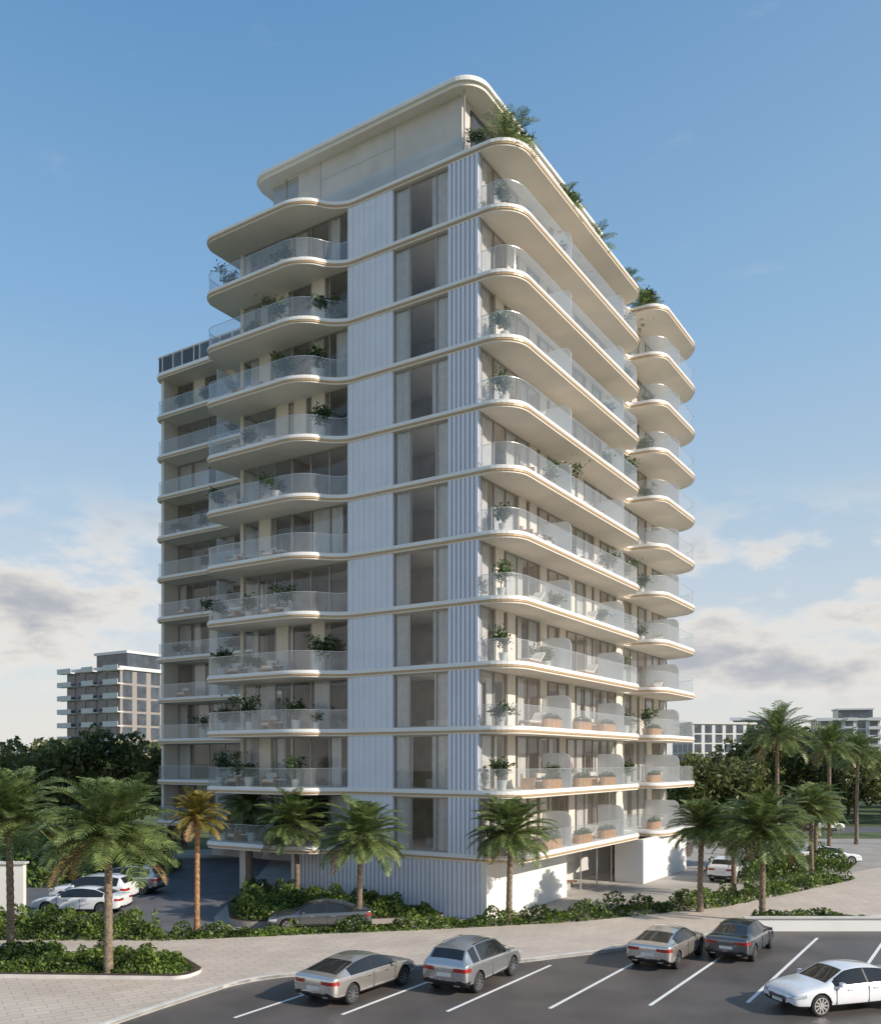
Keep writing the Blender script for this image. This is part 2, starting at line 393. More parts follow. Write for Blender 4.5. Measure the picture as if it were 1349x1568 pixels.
# ------------------------------------------------------------------ potted plants / furniture
def plant_mesh(name, seed, r=0.42, h=1.1, leaf=0.09, n=420, pot=True):
    g = np.random.default_rng(seed)
    cl = g.normal(size=(7, 3))*np.array([r*.5, r*.5, r*.45])
    C = cl[g.integers(0, 7, n)]+g.normal(size=(n, 3))*r*0.35; C[:, 2] += h
    V, F = leaf_quads(C, leaf, g); mb = MB()
    mb.add(V.tolist(), F.tolist(), 'leafB')
    if pot: mb.cyl((0, 0), 0.17, 0.24, 0, 0.45, 'pot', 14)
    mb.cyl((0, 0), 0.03, 0.02, 0.44 if pot else 0, h, 'bark', 6)
    for i in range(5):
        a = i*1.25; mb.add([(0, 0, h*.5), (0.02, 0, h*.5), (r*.6*math.cos(a), r*.6*math.sin(a), h+.1)], [(0, 1, 2)], 'bark')
    return mb.mesh(name)
pms = [plant_mesh('potted_plant', s, r, h) for s, r, h in ((1, .45, 1.0), (2, .55, 1.25), (3, .38, .85))]
def put(name, me, x, y, z, rz=None, s=1.0):
    o = bpy.data.objects.new(name, me); link(o); o.location = BL(x, y, z); o.rotation_euler = (0, 0, rnd.uniform(0, 6) if rz is None else rz); o.scale = (s, s, s); return o
def chair_mesh():
    m = MB()
    m.box(-.36, .36, -.36, .279, .22, .30, 'wood'); m.box(-.34, .34, -.34, .27, .301, .44, 'cush')
    m.box(-.36, .36, .28, .38, .0, .82, 'wood'); m.box(-.33, .33, .18, .279, .445, .80, 'cush')
    m.box(-.42, -.361, -.36, .38, .0, .58, 'wood'); m.box(.361, .42, -.36, .38, .0, .58, 'wood')
    return m.mesh('lounge_chair')
def table_mesh():
    m = MB(); m.cyl((0, 0), .38, .38, .40, .44, 'cush', 20); m.cyl((0, 0), .05, .05, .02, .40, 'dark', 8); m.cyl((0, 0), .22, .22, 0, .02, 'dark', 16)
    return m.mesh('side_table')
def lounger_mesh():
    m = MB(); m.box(-.33, .33, -.95, .5, .22, .28, 'wood'); m.box(-.31, .31, -.93, .45, .281, .37, 'cush')
    m.add([(-.31, .45, .29), (.31, .45, .29), (.31, 1.0, .78), (-.31, 1.0, .78), (-.31, .38, .37), (.31, .38, .37), (.31, .93, .86), (-.31, .93, .86)],
          [(0, 3, 2, 1), (4, 5, 6, 7), (0, 1, 5, 4), (1, 2, 6, 5), (2, 3, 7, 6), (3, 0, 4, 7)], 'cush')
    for x in (-.3, .3):
        for y in (-.85, .4): m.box(x-.03, x+.03, y-.03, y+.03, 0, .22, 'wood')
    return m.mesh('sun_lounger')
def planter_mesh():
    m = MB(); p = rounded([(-1.0, -.28, .27), (1.0, -.28, .27), (1.0, .28, .27), (-1.0, .28, .27)])
    m.prism(p, 0, .5, 'wood'); m.prism(offs_closed(p, -.05), .501, .52, 'soil')
    g = np.random.default_rng(5); C = np.stack([g.uniform(-.9, .9, 300), g.uniform(-.22, .22, 300), .5+np.abs(g.normal(0, .14, 300))], 1)
    V, F = leaf_quads(C, .07, g); m.add(V.tolist(), F.tolist(), 'leafB')
    return m.mesh('wooden_planter')
CH, TB, LG, PL = chair_mesh(), table_mesh(), lounger_mesh(), planter_mesh()
for k in range(1, NF):
    z = H*k+0.045
    for (y, w) in ((0.8, .85), (6.3, .4), (8.0, .35), (14.4, .4), (17.2, .6), (21.5, .55), (27.6, .5)):
        if rnd.random() < w: put('potted_plant', rnd.choice(pms), 0.9+rnd.uniform(-.4, .4) if y > 1 else 0.9, y+rnd.uniform(-.3, .3), z, s=rnd.uniform(.85, 1.25))
    for y in (3.2, 10.5, 22.8):
        if rnd.random() < .7:
            put('lounge_chair', CH, 1.1, y, z, ROT+R(rnd.uniform(60, 120))); put('side_table', TB, 1.1, y+.95, z)
            put('lounge_chair', CH, 1.1, y+1.9, z, ROT+R(rnd.uniform(60, 120)))
        else: put('sun_lounger', LG, 1.1, y+.5, z, ROT)
    for x in (-17.5, -15, -12.6, -11.6, -10.2):
        if rnd.random() < .5: put('potted_plant', rnd.choice(pms), x+rnd.uniform(-.3, .3), -1.0+rnd.uniform(-.3, .3) if x < -10.5 else -.7, z, s=rnd.uniform(.9, 1.3))
    for x in (-16.4, -13.6):
        if rnd.random() < .8:
            put('lounge_chair', CH, x, -1.0, z, ROT+R(rnd.uniform(-30, 30))); put('side_table', TB, x+.9, -1.0, z)
    for x in (-34, -31, -28, -26):
        if rnd.random() < .5: put('potted_plant', rnd.choice(pms), x, 9.9, z)
        elif rnd.random() < .6: put('lounge_chair', CH, x+.5, 9.9, z, ROT)
for k in (1, 2, 3):
    z = H*k+0.045
    for y in (5.2, 9.4, 13.2, 22.0): put('wooden_planter', PL, 1.5, y, z, ROT+R(90))

# people on the terraces
def person(x, y, z, rz, shirt):
    J = [(0, 0, .93), (0, 0, 1.18), (0, 0, 1.40), (0, 0, 1.50), (.10, 0, .88), (.11, -.03, .50), (.12, 0, .09), (.12, -.14, .04), (-.10, 0, .88), (-.11, .02, .50), (-.13, .05, .09), (-.13, -.09, .04),
         (.19, 0, 1.40), (.27, .03, 1.13), (.24, -.14, .93), (-.19, 0, 1.40), (-.27, .02, 1.13), (-.20, -.22, 1.08)]
    E = [(0, 1), (1, 2), (2, 3), (0, 4), (4, 5), (5, 6), (6, 7), (0, 8), (8, 9), (9, 10), (10, 11), (2, 12), (12, 13), (13, 14), (2, 15), (15, 16), (16, 17)]
    rad = [(.14, .10), (.13, .095), (.15, .10), (.055, .055), (.09, .09), (.06, .06), (.042, .042), (.04, .035), (.09, .09), (.06, .06), (.042, .042), (.04, .035), (.06, .06), (.043, .043), (.03, .03), (.06, .06), (.043, .043), (.03, .03)]
    me = bpy.data.meshes.new('b'); me.from_pydata(J, E, []); o = bpy.data.objects.new('b', me); scene.collection.objects.link(o)
    o.modifiers.new('k', 'SKIN'); me.skin_vertices[0].data[0].use_root = True
    for i, r in enumerate(rad): me.skin_vertices[0].data[i].radius = r
    s = o.modifiers.new('s', 'SUBSURF'); s.levels = 1; bpy.context.view_layer.update()
    bm_ = bpy.data.meshes.new_from_object(o.evaluated_get(bpy.context.evaluated_depsgraph_get())); bpy.data.objects.remove(o)
    bm_.materials.clear()
    for k in (shirt, 'trouser', 'skin', 'dark'): bm_.materials.append(M[k])
    for p in bm_.polygons:
        c = p.center; p.use_smooth = True
        p.material_index = 3 if c.z < .08 else 1 if (c.z < .95 and abs(c.x) < .19) else 2 if (c.z > 1.47 or (abs(c.x) > .17 and c.z < 1.15)) else 0
    e = empty('person', BL(x, y, z), ROT+rz); link(bpy.data.objects.new('body', bm_), e)
    for nm, k, c, r in (('head', 'skin', (0, -.01, 1.62), (.078, .095, .118)), ('hair', 'hair', (0, .018, 1.65), (.085, .095, .11)), ('nose', 'skin', (0, -.105, 1.61), (.014, .02, .022))):
        b = bmesh.new(); bmesh.ops.create_icosphere(b, subdivisions=3, radius=1); hm = bpy.data.meshes.new(nm); b.to_mesh(hm); b.free(); hm.materials.append(M[k])
        for p in hm.polygons: p.use_smooth = True
        h = bpy.data.objects.new(nm, hm); link(h, e); h.location = c; h.scale = r
person(1.35, 7.9, 6.645, R(70), 'shirt'); person(1.9, 24.9, 16.545, R(100), 'cush')

# ------------------------------------------------------------------ palms
def palm(name, loc, Ht, Rr, seed, nf=78, tr=0.15, trunk='ptrunk', fr='frond', up=0.0, nl=28):
    g = random.Random(seed); V = []; F = []; mi = []
    ns = 10; rings = max(4, int(Ht/0.16)); lx, ly = g.uniform(-.15, .15), g.uniform(-.15, .15)
    for i in range(rings+1):
        t = i/rings; z = Ht*t
        r = tr*(1+0.5*math.exp(-t*14)-0.15*t)*(1+0.13*(i % 2))
        if Ht-z < 0.7: r *= 1+0.75*(1-(Ht-z)/0.7)
        for j in range(ns):
            a = 2*math.pi*j/ns+(i % 2)*.3; V.append((lx*t*t+r*math.cos(a), ly*t*t+r*math.sin(a), z))
    for i in range(rings):
        for j in range(ns):
            F.append((i*ns+j, i*ns+(j+1) % ns, (i+1)*ns+(j+1) % ns, (i+1)*ns+j)); mi.append(0)
    for i in range(nf):
        t = (i+.5)/nf; az = i*2.39996+g.uniform(-.25, .25)
        el = R(88-108*t**0.85+up+g.uniform(-8, 8)); Ln = Rr*g.uniform(.92, 1.15)*(0.8 if t < .12 else 1.0)
        bend = R(g.uniform(36, 70)); m = 2 if t > .965 else 1
        p = Vector((lx, ly, Ht-.05-0.25*t)); pts = []; tans = []; n = nl
        side = Vector((-math.sin(az), math.cos(az), 0)); tw = g.uniform(-.5, .5)
        for s in range(n+1):
            f = s/n; e = el-bend*f**1.5
            d = Vector((math.cos(az)*math.cos(e), math.sin(az)*math.cos(e), math.sin(e)))
            pts.append(p.copy()); tans.append(d); p = p+d*(Ln/n)
        o = len(V)
        for s in range(n+1):
            w = 0.028*(1-s/n*.8)*(Rr/2.1); V.append(tuple(pts[s]+side*w)); V.append(tuple(pts[s]-side*w))
        for s in range(n): F.append((o+2*s, o+2*s+1, o+2*s+3, o+2*s+2)); mi.append(m)
        for s in range(2, n+1):
            f = s/n; ll = Rr*0.30*(math.sin(math.pi*min(1, f*.86+.12))**.6)*g.uniform(.85, 1.1)
            nrm = side.cross(tans[s]).normalized()*-1
            for sg_ in (1, -1):
                a = R(48-18*f+g.uniform(-6, 6))
                if nrm.z < 0: d = (side*sg_*math.cos(a)+tans[s]*math.sin(a)).normalized()
                else: d = (side*sg_*math.cos(a)*.9+tans[s]*math.sin(a)+nrm*(0.28+tw*sg_*.3)).normalized()
                b = pts[s]; mid = b+d*ll*.55; tip = b+d*ll+Vector((0, 0, -ll*.22))
                wv = tans[s]*(0.026*(Rr/2.1)+.009)
                o = len(V); V += [tuple(b-wv*.6), tuple(b+wv*.6), tuple(mid+wv), tuple(mid-wv), tuple(tip)]
                F.append((o, o+1, o+2, o+3)); F.append((o+3, o+2, o+4)); mi += [m, m]
    me = bpy.data.meshes.new(name); me.from_pydata(V, [], F)
    for k in (trunk, fr, 'dry'): me.materials.append(M[k])
    me.polygons.foreach_set('material_index', mi); me.update()
    ob = bpy.data.objects.new(name, me); link(ob); ob.location = loc; return ob
palms = [(-17.9, 36.8, 5.9, 2.5), (-12.4, 33.0, 5.55, 2.7), (-8.1, 50, 4.7, 2.35), (-4.0, 43.4, 4.5, 2.3), (3.38, 43.6, 4.65, 2.2),
         (13.8, 47, 4.8, 1.85), (16.1, 44.2, 4.8, 2.5), (25.2, 60, 4.9, 2.2), (-11.6, 54, 5.6, 2.0), (17.6, 53, 4.2, 1.8), (28, 66, 5.0, 2.1)]
for i, (x, y, h, r) in enumerate(palms): palm('palm_tree', (x, y, 0.0), h, r, 100+i)
palm('palm_tree', (-11.3, 41, 0), 5.7, 1.5, 300, nf=50, tr=.12, trunk='ptrunk2', fr='frondY')
for i, (x, y, h, r) in enumerate([(28.6, 75, 10.4, 3.2), (35.2, 80, 9.6, 2.8), (40.5, 86, 9.0, 2.7), (47, 84, 8.2, 2.6)]):
    palm('palm_tree', (x, y, 0), h, r, 400+i, nf=56, tr=.16, fr='frond', nl=20)
def roofp(x, y, s, seed):
    p = BL(x, y, zr); palm('roof_palm', p, 0.6*s, 1.35*s, seed, nf=36, tr=.1, nl=16)
roofp(0.9, 1.2, 1.25, 501); roofp(1.0, 7.6, 1.0, 502); roofp(1.0, 12.4, 1.1, 503); roofp(1.1, 20.6, .9, 504); roofp(1.3, 21.8, .9, 505); roofp(1.0, 17.6, .9, 506)
put('roof_shrub', pms[1], -0.6, .5, zr, s=.8); put('roof_shrub', pms[1], .9, 2.3, zr, s=1.1); put('roof_shrub', pms[0], 1.3, 8.4, zr, s=1.2); put('roof_shrub', pms[0], 1.5, 21.2, zr, s=1.2)

# ------------------------------------------------------------------ ground
def flat(name, poly, z, k, parent=None):
    m = MB(); m.add([(x, y, z) for x, y in poly], [tuple(range(len(poly)))], k); return m.obj(name, parent)
flat('ground', [(-4000, -200), (4000, -200), (4000, 7000), (-4000, 7000)], 0, 'grass')
flat('parking_lot', [(-30, 5), (60, 5), (60, 44), (14, 43), (-30, 40)], .004, 'asphalt')
flat('forecourt_paving', [(-40, 38), (-12, 38.4), (6, 42.4), (28, 57), (60, 80), (60, 92), (20, 92), (-40, 76)], .008, 'concrete')
flat('driveway', [(-16.5, 39.5), (-10.2, 40.4), (-11.8, 46), (-12.5, 58), (-14, 74), (-40, 74), (-40, 46)], .012, 'drive')
flat('distant_road', [(20, 97), (120, 108), (120, 119), (20, 104)], .006, 'drive')
side = rounded([(-40, 20), (-13.5, 20), (-9.7, 28.0, 1), (-7.0, 33.0, 1.6), (-.87, 34.5, 1), (3, 35.5, 1), (8, 38.0, 1), (12.4, 40.8, 1), (15, 43.6, 1), (22.7, 45.6, 1), (60, 62), (60, 88), (40, 73), (27, 61), (15, 49.6), (5.6, 44.6), (-1, 42.2), (-12.5, 39.8), (-40, 39.3)])
m = MB(); m.prism(side, -.02, .12, 'kerb', kt='paver'); m.obj('sidewalk')
m = MB(); front = []
for p in side[1:]:
    front.append(p)
    if p[0] >= 60: break
m.ribbon(offs_open(front, -0.10), 0.2, 0.02, .135, 'kerb'); m.obj('kerb')
pl = MB(); dx, dy = .541, .841
for i in range(0, 8):
    x30 = -5.25+3.15*i
    s0 = (28.0+0.35*i-30)/dy
    yc = {0: 33.2, 1: 34, 2: 35.2, 3: 37.2, 4: 39.3, 5: 40.6, 6: 40.9, 7: 41}[i]
    s1 = (yc-30)/dy
    a = (x30+dx*s0, 30+dy*s0); b = (x30+dx*s1, 30+dy*s1)
    w = .065; nx, ny = dy*w, -dx*w
    pl.add([(a[0]-nx, a[1]-ny, .009), (a[0]+nx, a[1]+ny, .009), (b[0]+nx, b[1]+ny, .009), (b[0]-nx, b[1]-ny, .009)], [(0, 1, 2, 3)], 'paint')
pl.obj('parking_stall_lines')
m = MB(); m.box(14.6, 40, 42.2, 42.45, 0, .62, 'white'); m.box(14.5, 40, 42.12, 42.5, .621, .68, 'kerb'); m.obj('low_wall')
m = MB(); m.box(-34, -20.4, 43.2, 43.5, 0, 3.1, 'white'); m.box(-34, -20.3, 43.1, 43.6, 3.101, 3.2, 'kerb'); m.obj('boundary_wall')
isl = rounded([(-12, 49.5, 1), (-10.2, 42.9, 1.2), (-6, 43.2, 1), (0, 44.4, .6), (0.2, 45.6, .3), (-8.6, 51.2, .4), (-11.5, 53, .6)])
m = MB(); m.prism(isl, 0, .32, 'concrete', kt='soil'); m.obj('planting_bed')
bedL = rounded([(-22, 33.0), (-9.4, 32.4, .5), (-9.0, 33.6, .4), (-10.5, 35.9, .6), (-22, 36.9)])
m = MB(); m.prism(bedL, .1, .25, 'kerb', kt='soil'); m.obj('planting_bed')
bedR = rounded([(14.6, 43.0, .5), (22.0, 44.2, .5), (20.6, 45.1, .4), (15.5, 44.6, .5)])
m = MB(); m.prism(bedR, .1, .25, 'kerb', kt='soil'); m.obj('planting_bed')

def foliage_poly(name, poly, h, dens, leaf, mat_, z0, seed):
    g = np.random.default_rng(seed)
    P_ = np.array(poly); mn, mx = P_.min(0), P_.max(0); area = (mx-mn).prod(); n = int(area*dens)
    X = g.uniform(mn, mx, size=(n, 2))
    ins = np.zeros(n, bool); j = len(P_)-1
    dmin = np.full(n, 9.0)
    for i in range(len(P_)):
        a, b = P_[i], P_[j]
        c = ((a[1] > X[:, 1]) != (b[1] > X[:, 1])) & (X[:, 0] < (b[0]-a[0])*(X[:, 1]-a[1])/(b[1]-a[1]+1e-9)+a[0]); ins ^= c
        e = b-a; t = np.clip(((X-a)@e)/(e@e+1e-9), 0, 1); dmin = np.minimum(dmin, np.linalg.norm(X-a-t[:, None]*e, axis=1)); j = i
    X = X[ins]; d = dmin[ins]
    nb = max(6, int(area*1.1)); Bc = g.uniform(mn, mx, size=(nb, 2)); Br = g.uniform(.35, .8, nb); Bh = h*g.uniform(.45, 1.15, nb)
    hh = np.full(len(X), h*.3)
    for c, r, q in zip(Bc, Br, Bh):
        dd = np.linalg.norm(X-c, axis=1)/r; hh = np.maximum(hh, q*np.sqrt(np.clip(1-dd**2, 0, 1)))
    hh *= np.clip(d/.35, .25, 1)
    Z = z0+hh*(1-g.uniform(0, 1, len(X))**2*.8)
    C = np.column_stack([X, Z]); V, F = leaf_quads(C, leaf, g)
    o = bpy.data.objects.new(name, np_mesh(name, V, F, [mat_])); link(o); return o
def strip(pl_, w):
    a = offs_open(pl_, w/2); b = offs_open(pl_, -w/2); return a+b[::-1]
foliage_poly('hedge', strip([(-12.6, 40.0), (-5, 41.7), (-1, 42.5), (5.6, 44.3)], 1.3), .85, 420, .09, 'leafA', .05, 11)
foliage_poly('hedge', strip([(5.4, 44.4), (15, 49.3), (21, 54.6), (27.4, 60.5)], 2.0), 1.1, 170, .11, 'leafA', .05, 12)
foliage_poly('hedge', [(-30, 39.6), (-12.3, 39.4), (-13, 41.5), (-15.2, 43.0), (-30, 43)], 1.35, 300, .10, 'leafA', .05, 13)
foliage_poly('shrubs', offs_closed(isl, -.25), 1.1, 300, .10, 'leafA', .3, 14)
foliage_poly('shrubs', offs_closed(bedL, -.3), .9, 420, .085, 'leafA', .2, 15)
foliage_poly('shrubs', offs_closed(bedR, -.15), .6, 420, .085, 'leafA', .2, 16)
foliage_poly('shrubs', [(20, 58), (30, 65), (33, 70), (26, 72), (19, 64)], 1.5, 110, .14, 'leafA', .05, 17)
foliage_poly('shrubs', [(34, 66), (44, 74), (60, 82), (60, 86), (40, 78)], .8, 60, .16, 'leafA', .05, 18)
foliage_poly('shrubs', [(-40, 58), (-21, 56), (-19, 66), (-40, 70)], 3.0, 60, .2, 'leafA', .05, 19)

# ------------------------------------------------------------------ background trees (masses)
def tree_mass(name, spots, seed, leaf=.32, per=1500):
    g = np.random.default_rng(seed); Vs = []; Fs = []; mi = []; off = 0
    for (x, y, h, w) in spots:
        nc = 18; az = g.uniform(0, 6.28, nc); rr = w*np.sqrt(g.uniform(0, 1, nc))*.75; zz = h*g.uniform(.35, .92, nc)
        cc = np.column_stack([x+rr*np.cos(az), y+rr*np.sin(az), zz-rr*.25]); cr = w*g.uniform(.20, .40, nc)
        idx = g.integers(0, nc, per); dirs = g.normal(size=(per, 3)); dirs /= np.linalg.norm(dirs, axis=1)[:, None]
        C = cc[idx]+dirs*(cr[idx]*g.uniform(.6, 1.08, per))[:, None]; C[:, 2] = np.maximum(C[:, 2], .3)
        V, F = leaf_quads(C, leaf, g); Vs.append(V); Fs.append(F+off); off += len(V); mi += [0]*len(F)
        tv = []; tf = []
        def limb(a, b, r0, r1):
            a = np.array(a); b = np.array(b); o = off+len(tv)
            for (c, r) in ((a, r0), (b, r1)):
                for j in range(5): tv.append([c[0]+r*math.cos(j*1.257), c[1]+r*math.sin(j*1.257), c[2]])
            for j in range(5): tf.append([o+j, o+(j+1) % 5, o+5+(j+1) % 5, o+5+j])
        limb((x, y, 0), (x, y, h*.45), h*.03, h*.02)
        for q in range(6): limb((x, y, h*.4), cc[q], h*.016, h*.005)
        Vs.append(np.array(tv)); Fs.append(np.array(tf)); off += len(tv); mi += [1]*len(tf)
    V = np.concatenate(Vs); F = np.concatenate(Fs)
    o = bpy.data.objects.new(name, np_mesh(name, V, F, ['leafT', 'bark'], mi)); link(o)
g = random.Random(3)
sp = []
for i in range(28):
    y = g.uniform(72, 115); a = g.uniform(.28, .62); x = -y*a; sp.append((x, y, g.uniform(9.5, 12.5) if a > .4 else g.uniform(8.5, 11.5), g.uniform(3.2, 5)))
tree_mass('distant_trees', sp, 21, .34, 1500)
sp = []
for i in range(42):
    y = g.uniform(112, 165); a = g.uniform(.23, .62); x = y*a
    h = g.uniform(8.0, 9.8) if a < .35 else g.uniform(10.5, 14.5) if a < .46 else g.uniform(8.5, 11)
    sp.append((x, y, h, g.uniform(3.8, 5.6)))
tree_mass('distant_trees', sp, 22, .42, 1500)
sp = []
for i in range(60):
    y = g.uniform(200, 420); x = y*g.uniform(-.7, .7); sp.append((x, y, g.uniform(8, 11), g.uniform(6, 9)))
tree_mass('distant_trees', sp, 23, .9, 600)

# ------------------------------------------------------------------ background buildings
def bg(name, loc, rz, w, d, fl_, fh, wallk, pent=True, balc=True):
    e = empty(name, loc, rz); m = MB(); hh = fl_*fh
    m.box(-w/2, w/2, -d/2, d/2, 0, hh, wallk)
    m.box(-w/2-.5, w/2+.5, -d/2-.5, d/2+.5, hh+.001, hh+.8, 'bgwhite')
    if pent: m.box(-w*.15, w*.42, -d*.3, d*.3, hh+.8, hh+4.2, 'bgwin'); m.box(-w*.17, w*.44, -d*.33, d*.33, hh+4.2, hh+4.8, 'bgwhite')
    m.obj('walls', e); b = MB(); nb = max(3, int(w/4)); nd = max(3, int(d/4))
    for f in range(fl_):
        z = f*fh
        for i in range(nb):
            x0 = -w/2+w*(i+.18)/nb; x1 = -w/2+w*(i+.82)/nb; b.box(x0, x1, -d/2-.12, -d/2+.1, z+.3, z+fh-.3, 'bgwin')
        for i in range(nd):
            y0 = -d/2+d*(i+.18)/nd; y1 = -d/2+d*(i+.82)/nd
            b.box(w/2-.1, w/2+.12, y0, y1, z+.3, z+fh-.3, 'bgwin'); b.box(-w/2-.12, -w/2+.1, y0, y1, z+.3, z+fh-.3, 'bgwin')
        if balc:
            for (a, c) in ((-w/2-1.4, -w/2+w*.2), (-w*.1, w*.12), (w*.3, w/2+1.4)):
                b.box(a, c, -d/2-1.8, -d/2-.13, z+fh-.25, z+fh+.02, 'bgwhite'); b.box(a, c, -d/2-1.8, -d/2-1.7, z+fh+.021, z+fh+.95, 'bgwhite')
    b.obj('windows_and_balconies', e)
bg('distant_apartment_block', (-78, 216, 0), ROT, 20, 16, 9, 3.25, 'bgbrown')
bg('distant_office_block', (108, 350, 0), R(10), 26, 18, 6, 3.7, 'bgwhite', False, False)
bg('distant_apartment_block', (128, 360, 0), R(-20), 16, 14, 7, 3.5, 'bgbrown', False)
bg('distant_apartment_block', (160, 350, 0), R(-12), 22, 16, 7, 3.4, 'bgwhite')
bg('distant_office_block', (148, 380, 0), R(5), 18, 14, 6, 3.4, 'bgwhite', False)

# ------------------------------------------------------------------ cars
CARC = {}
def car_parts(paint, kind):
    suv = kind == 'suv'
    if suv:
        S = [(-2.32, .78, .46, .80, .93, .70, .97, .98), (-2.27, .88, .34, .88, 1.03, .74, 1.08, 1.10), (-2.12, .93, .30, .95, 1.09, .72, 1.22, 1.25), (-1.86, .945, .30, .97, 1.10, .66, 1.52, 1.56),
             (-1.45, .95, .29, .97, 1.08, .63, 1.60, 1.645), (-.6, .95, .28, .96, 1.06, .63, 1.64, 1.69), (.15, .95, .28, .95, 1.04, .62, 1.62, 1.67), (.50, .95, .28, .94, 1.03, .62, 1.56, 1.60),
             (1.15, .95, .28, .93, 1.02, .72, 1.12, 1.15), (1.35, .945, .28, .92, 1.01, .74, 1.05, 1.10), (1.8, .935, .29, .90, .98, .72, 1.02, 1.06), (2.15, .91, .30, .84, .92, .70, .96, .99), (2.29, .86, .32, .74, .84, .66, .88, .90), (2.34, .76, .42, .66, .76, .58, .79, .80)]
        wr, xw, g0, g1 = .375, (-1.38, 1.42), (2, 3), (7, 8)
    else:
        c = kind == 'coupe'; dz = -.04 if c else 0; dr = -.22 if c else 0
        S = [(-2.46, .76, .44, .70, .84, .66, .87, .88), (-2.42, .86, .33, .78, .96, .74, 1.0, 1.01), (-2.25, .925, .28, .84, 1.0, .76, 1.045, 1.06), (-1.85+dr, .94, .26, .85, .985, .74, 1.06, 1.09),
             (-1.05, .945, .24, .85, .96, .61, 1.33+dz, 1.37+dz), (-.45, .945, .23, .84, .95, .60, 1.40+dz, 1.445+dz), (-.0, .945, .23, .84, .945, .60, 1.40+dz, 1.445+dz), (.42, .945, .23, .83, .94, .61, 1.34+dz, 1.38+dz),
             (1.15, .94, .23, .81, .92, .73, .985, 1.01), (1.38, .935, .23, .80, .90, .75, .93, .965), (1.85, .92, .24, .75, .85, .73, .885, .92), (2.20, .88, .26, .67, .76, .69, .80, .83), (2.38, .82, .28, .60, .68, .62, .715, .73), (2.46, .70, .38, .54, .61, .52, .635, .64)]
        wr, xw, g0, g1 = .35, (-1.48, 1.50), (3, 4), (7, 8)
    nS = len(S); V = []
    for (x, hw, zb, zs, zd, rw, zr_, zt) in S:
        half = [(0, zb), (hw*.88, zb), (hw*.985, zb+.09), (hw, zb*.45+zs*.55), (hw*.985, zs), (hw*.955, zd), (rw, zr_), (rw*.6, zr_+(zt-zr_)*.75), (0, zt)]
        V += [(x, y, z) for y, z in half+[(-y, z) for y, z in half[-2:0:-1]]]
    n = 16; F = []; MI = []
    for i in range(nS-1):
        for j in range(n):
            F.append((i*n+j, (i+1)*n+j, (i+1)*n+(j+1) % n, i*n+(j+1) % n)); jj = j if j < 8 else 15-j; mt = 0
            if g0[0] <= i < g1[1] and jj == 5: mt = 1
            if jj in (6, 7) and (i == g0[0] or i == g1[0]): mt = 1
            if jj in (0, 1): mt = 2
            MI.append(mt)
    F.append(tuple(range(n))); MI.append(0); F.append(tuple((nS-1)*n+j for j in range(n))[::-1]); MI.append(0)
    me = bpy.data.meshes.new('body'); me.from_pydata(V, [], F)
    KS = (paint, 'cglass', 'dark', 'tail', 'head', 'chrome')
    for k in KS: me.materials.append(M[k])
    me.polygons.foreach_set('material_index', MI); me.polygons.foreach_set('use_smooth', [True]*len(F)); me.update()
    bm = bmesh.new(); bm.from_mesh(me); bmesh.ops.recalc_face_normals(bm, faces=bm.faces)
    cl = bm.edges.layers.float.get('crease_edge') or bm.edges.layers.float.new('crease_edge')
    for e in bm.edges:
        ms = {f.material_index for f in e.link_faces}
        a, b = e.verts[0].index, e.verts[1].index; ja, jb = a % n, b % n; ja = min(ja, 16-ja); jb = min(jb, 16-jb)
        if ja == jb and ja in (5, 6): e[cl] = .75 if 1 in ms else .5
        elif ja == jb and ja == 4: e[cl] = .35
        elif len(ms) > 1 and 1 in ms: e[cl] = .6
    bm.to_mesh(me); bm.free()
    tmp = bpy.data.objects.new('tmp', me); scene.collection.objects.link(tmp)
    ss = tmp.modifiers.new('s', 'SUBSURF'); ss.levels = 3; ss.render_levels = 3
    cuts = []
    for x in xw:
        bm = bmesh.new(); bmesh.ops.create_cone(bm, cap_ends=True, segments=32, radius1=wr+.045, radius2=wr+.045, depth=2.4)
        cm = bpy.data.meshes.new('c'); bm.to_mesh(cm); bm.free()
        for k in KS: cm.materials.append(M[k])
        for p in cm.polygons: p.material_index = 2
        co = bpy.data.objects.new('cut', cm); scene.collection.objects.link(co); co.rotation_euler = (R(90), 0, 0); co.location = (x, 0, wr+.01)
        md = tmp.modifiers.new('b', 'BOOLEAN'); md.operation = 'DIFFERENCE'; md.object = co; md.solver = 'EXACT'; cuts.append(co)
    bpy.context.view_layer.update()
    dg = bpy.context.evaluated_depsgraph_get(); body = bpy.data.meshes.new_from_object(tmp.evaluated_get(dg))
    for o in cuts+[tmp]: bpy.data.objects.remove(o)
    xr, xf = S[0][0], S[-1][0]
